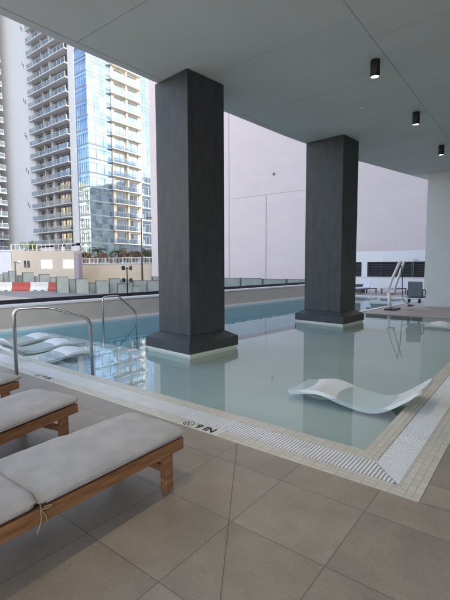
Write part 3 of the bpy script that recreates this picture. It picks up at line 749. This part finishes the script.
def bush(x, y, z0, w, h, seed, lab, m_='leaf', name='shrub', cat='shrub', n=700, trunk=0, group=None):
    rnd = random.Random(seed)
    t = empty(name, (x, y, z0)); tag(t, lab, cat, group)
    st = MB()
    for k in range(5):
        a = rnd.uniform(0, 2*PI); st.tube([(0, 0, 0), (math.cos(a)*w*.1, math.sin(a)*w*.1, (trunk+h*.4)*.6), (math.cos(a)*w*.28, math.sin(a)*w*.28, trunk+h*.7)], .06, 6, r2=.02)
    st.build('stems', 'trunk', t)
    m = MB(); cl = [(Vector((rnd.gauss(0, .26)*w, rnd.gauss(0, .26)*w, trunk+h*rnd.uniform(.2, .85))), rnd.uniform(.13, .26)*min(w, h)) for _ in range(14)]
    for k in range(n):
        c, r = rnd.choice(cl); v = Vector((rnd.gauss(0, 1), rnd.gauss(0, 1), rnd.gauss(0, 1))).normalized()*r*rnd.uniform(.5, 1.1)
        p = c+v; s = rnd.uniform(.06, .15)
        u = Vector((rnd.gauss(0, 1), rnd.gauss(0, 1), rnd.gauss(0, 1))).normalized(); q = u.cross(v).normalized() if u.cross(v).length > 1e-4 else Vector((1, 0, 0))
        m.bm.faces.new([m.bm.verts.new(z) for z in (p-u*s, p+q*s*.7, p+u*s, p-q*s*.7)])
    m.build('foliage', m_, t)
palm(-62.3, 43.6, 1.6, 2.5, 2.1, 1, 'green palm above the tan wall, left of the other large palms')
palm(-59.4, 45.6, 1.6, 2.3, 2.0, 2, 'green palm in the middle of the group behind the white railing')
palm(-64.4, 42.3, 1.6, 1.9, 1.1, 3, 'small palm closest to the low beige building')
palm(-55.8, 47.6, 1.6, 2.0, 1.9, 5, 'palm behind the white railing next to the street lamp')
for i, (x, y, w, h, mm, lab) in enumerate(((-64.6, 41.3, 2.2, 1.9, 'leaf_dry', 'reddish dry shrub beside the low beige building'), (-62.9, 42.4, 2.0, 1.7, 'leaf_dry', 'reddish dry shrub under the left green palm'),
        (-60.6, 43.6, 2.2, 1.6, 'leaf_dry', 'reddish dry shrub between the two larger green palms'), (-58.3, 44.6, 2, 1.6, 'leaf_dry', 'dry shrub right of the middle palm'),
        (-56.0, 45.6, 2.6, 2.0, 'leaf_dry', 'dry brown shrub just left of the street lamp'), (-53.4, 46.6, 2.6, 2.2, 'leaf_dry', 'brown shrub right of the street lamp'), (-50.9, 47.2, 2.4, 1.9, 'leaf', 'green shrub at the right end of the planting'))):
    bush(x, y, 1.6, w*1.35, h*1.3, 20+i, lab, mm, n=1500, group='shrubs behind the garden wall')
bush(-74.6, 37.8, -1.2, 3.0, 3.2, 50, 'round green tree rising behind the low beige roof between the towers', 'leaf', 'tree', 'tree', 1600, 4.2)
bush(-81, 31.5, -1.2, 3.4, 2.0, 51, 'flat topped green tree above the pale blue building at the picture edge', 'leaf', 'tree', 'tree', 1500, 4.9)

# ------------------------------------------------------------------ street furniture
def barrier(a, b, m, lab, first=[None]):
    a = Vector(a); b = Vector(b); L = (b-a).length-.03; ang = math.atan2(b.y-a.y, b.x-a.x)
    t = empty('traffic_barrier', (a.x, a.y, -1.2), ang); tag(t, lab, 'barrier', 'plastic traffic barriers along the street')
    bm_ = MB(); pr = [(-.28, 0), (.28, 0), (.28, .2), (.12, .5), (.10, .98), (-.10, .98), (-.12, .5), (-.28, .2)]
    v0 = [bm_.bm.verts.new((.0, y, z)) for y, z in pr]; v1 = [bm_.bm.verts.new((L, y, z)) for y, z in pr]
    bm_.bm.faces.new(v0[::-1]); bm_.bm.faces.new(v1)
    for i in range(8): bm_.bm.faces.new((v0[i], v0[(i+1) % 8], v1[(i+1) % 8], v1[i]))
    bm_.build('body', m, t)
    s = MB()
    for k in (.3, .7): s.box(L*k-.16, L*k+.16, -.30, -.285, .02, .12); 
    s.build('fork_slot', 'fence_dark', t)
D = Vector((1.66, 1.16)); P0 = Vector((-47.3, 19.75))
seq = [('barrier_white', 'white plastic barrier at the left picture edge on the street'), ('barrier_red', 'long red plastic barrier between two white ones on the street'), ('barrier_white', 'white plastic barrier between the two red ones on the street'), ('barrier_red', 'red plastic barrier farthest right, partly behind a fence panel')]
for k, (m, lab) in enumerate(seq): barrier(P0+D*k, P0+D*(k+1), m, lab)
def ray_at(px, depth):   # a point on the street at a bearing, used only to lay out the fence line
    f = 407.06; q = (px-225)/f; fx, fy = -.6137, .7896; rx, ry = .7896, .6137
    return (fx*depth + rx*q*depth, fy*depth + ry*q*depth)
def fence(segs, zb, lab):
    a0 = segs[0][0]; o = empty('screen_fence', (a0[0], a0[1], zb)); tag(o, lab, 'fence')
    for a, b, zt in segs:
        pn = wall_between(a, b, zb, zt, .05, 'panel', 'fence_panel', o)
        wall_between(a, lerp2(a, b, .07), zb, zt+.06, .09, 'post', 'fence_dark', o, -.05)
        wall_between(lerp2(a, b, .075), b, zt+.001, zt+.05, .08, 'top_rail', 'fence_dark', o, -.02)
def seg(x0, x1, d0, d1, top):
    return (ray_at(x0, d0), ray_at(x1, d1), 1.55-(top-266)*((d0+d1)/2)/407)
fence([seg(-6, 3, 50, 50, 275), seg(3.3, 8.5, 50.5, 50.5, 273), seg(9, 17, 49, 49, 271.5), seg(17.5, 22, 50, 50, 276), seg(22.5, 34, 49, 49, 273), seg(34.5, 38, 50, 50, 277), seg(39, 50, 48, 48, 275), seg(50.5, 55.5, 48, 48, 278)], -1.2, 'left stretch of grey green screen fence behind the plastic barriers')
fence([seg(56, 68.5, 41, 41, 277.5), seg(69, 75, 41.5, 41.5, 280), seg(75.3, 88.5, 40, 40, 279.5), seg(89, 95, 40.8, 40.8, 284), seg(95.4, 108, 40, 40, 281.5), seg(109, 120, 41, 41, 279.5), seg(120.5, 132, 40.4, 40.4, 280.5), seg(132.5, 146, 41.6, 41.6, 281.5), seg(146.5, 160, 41.6, 42, 281.5)], -1.2, 'right stretch of stepped grey green screen fence before the tan wall')
fence([seg(117, 131, 38.6, 38.6, 284.5), seg(132, 139, 38.6, 38.6, 287)], -1.2, 'short low grey screen in front of the stepped fence')
fence([((-42.5+i*3.0, 38.2), (-42.5+i*3.0+2.96, 38.2), -.05+.03*(i % 3)) for i in range(12)], -1.2, 'low grey screen fence along the foot of the pink wall')
# street lamp
x, y = ray_at(142.5, 46)
t = empty('street_lamp', (x, y, -1.2)); tag(t, 'dark double armed street lamp before the tan wall and tower', 'street lamp')
MB().tube([(0, 0, 0), (0, 0, 8.0)], .11, 10, r2=.07).build('pole', 'fence_dark', t)
MB().tube([(0, 0, 0), (0, 0, .5)], .2, 12).build('base', 'fence_dark', t)
for s in (-1, 1):
    a = MB().tube(arc_pts([(0, 0, 7.9), (s*.35, s*.25, 8.0), (s*.62, s*.45, 8.02)], .1), .035, 8).build('arm', 'fence_dark', t)
    MB().box(-.3, .3, -.12, .12, -.05, .05, bevel=.02, mtx=Matrix.Translation((s*.75, s*.55, 8.02)) @ Matrix.Rotation(math.atan2(.61, .79), 4, 'Z')).build('lamp_head', 'fence_dark', t)
# signal cluster
x, y = ray_at(127.3, 37.8)
t = empty('traffic_signal', (x, y, -1.2)); tag(t, 'black signal post with two pairs of heads in front of the tan wall', 'traffic signal')
MB().tube([(0, 0, 0), (0, 0, 2.6)], .055, 10).build('post', 'black', t)
for z in (1.32, 2.45):
    MB().tube([(-.3, -.24, z), (.3, .24, z)], .03, 8).build('bracket', 'black', t)
    for s in (-1, 1):
        h = MB().box(-.11, .11, -.12, .12, -.2, .2, bevel=.03, mtx=Matrix.Translation((s*.27, s*.21, z+.05)) @ Matrix.Rotation(R(38+s*24), 4, 'Z')).build('signal_head', 'black', t)
        MB().box(-.14, .14, -.26, -.121, .02, .05, mtx=Matrix.Translation((s*.27, s*.21, z+.05)) @ Matrix.Rotation(R(38+s*24), 4, 'Z')).build('visor', 'black', h)
# small lamp post at left
x, y = ray_at(16, 47)
t = empty('camera_post', (x, y, -1.2)); tag(t, 'dark post with a small white lamp head at left before the beige building', 'lamp post')
MB().tube([(0, 0, 0), (0, 0, 3.2)], .07, 8).build('post', 'fence_dark', t)
MB().tube([(-.15, -.1, 3.2), (.42, .3, 3.05)], .05, 8).build('arm', 'fence_dark', t)
MB().box(-.12, .12, -.12, .12, -.1, .1, bevel=.02, mtx=Matrix.Translation((.42, .3, 3.2))).build('lamp_head', 'rail_white', t)

# ------------------------------------------------------------------ camera
cam = bpy.data.cameras.new('camera'); co = bpy.data.objects.new('camera', cam); COL.objects.link(co); SC.camera = co
pitch, roll, yaw = 8.58677210e-02, -4.00479056e-03, -6.60773177e-01
fw = Vector((math.sin(yaw)*math.cos(pitch), math.cos(yaw)*math.cos(pitch), -math.sin(pitch)))
r_ = Vector((math.cos(yaw), -math.sin(yaw), 0)); u_ = r_.cross(fw)
r2 = r_*math.cos(roll)+u_*math.sin(roll); u2 = -r_*math.sin(roll)+u_*math.cos(roll)
co.matrix_world = Matrix(((r2.x, u2.x, -fw.x, 0), (r2.y, u2.y, -fw.y, 0), (r2.z, u2.z, -fw.z, 1.55), (0, 0, 0, 1)))
cam.sensor_fit = 'VERTICAL'; cam.sensor_height = 24; cam.lens = 407.06*24/600; cam.clip_start = .05; cam.clip_end = 3000

# ------------------------------------------------------------------ light
SUN_EL = R(27); sx, sy = .9998, .02
sd = Vector((sx*math.cos(SUN_EL), sy*math.cos(SUN_EL), math.sin(SUN_EL))).normalized()
sl = bpy.data.lights.new('sun', 'SUN'); sl.energy = 2.0; sl.angle = R(.53); sl.color = (1, .91, .78)
so = bpy.data.objects.new('sun', sl); COL.objects.link(so); so.rotation_euler = sd.to_track_quat('Z', 'Y').to_euler()
W = bpy.data.worlds.new('World'); SC.world = W; W.use_nodes = True; nt = W.node_tree
bg = nt.nodes['Background']; sky = nt.nodes.new('ShaderNodeTexSky'); sky.sky_type = 'NISHITA'; sky.sun_disc = False
sky.sun_elevation = SUN_EL; sky.sun_rotation = math.atan2(sx, sy); sky.air_density = 1.0; sky.dust_density = 3.0; sky.ozone_density = .6
hs = nt.nodes.new('ShaderNodeHueSaturation'); hs.inputs['Saturation'].default_value = .72   # sky desaturated to make its light less blue
nt.links.new(sky.outputs[0], hs.inputs['Color']); nt.links.new(hs.outputs[0], bg.inputs[0]); bg.inputs[1].default_value = .15
SC.view_settings.view_transform = 'Standard'; SC.view_settings.look = 'None'; SC.view_settings.exposure = 1.97; SC.view_settings.gamma = 1
SC.render.engine = 'CYCLES'
SC.cycles.max_bounces = 10; SC.cycles.diffuse_bounces = 6; SC.cycles.glossy_bounces = 5; SC.cycles.transparent_max_bounces = 12
SC.cycles.sample_clamp_indirect = 8
SC.render.resolution_x = 768; SC.render.resolution_y = 1024
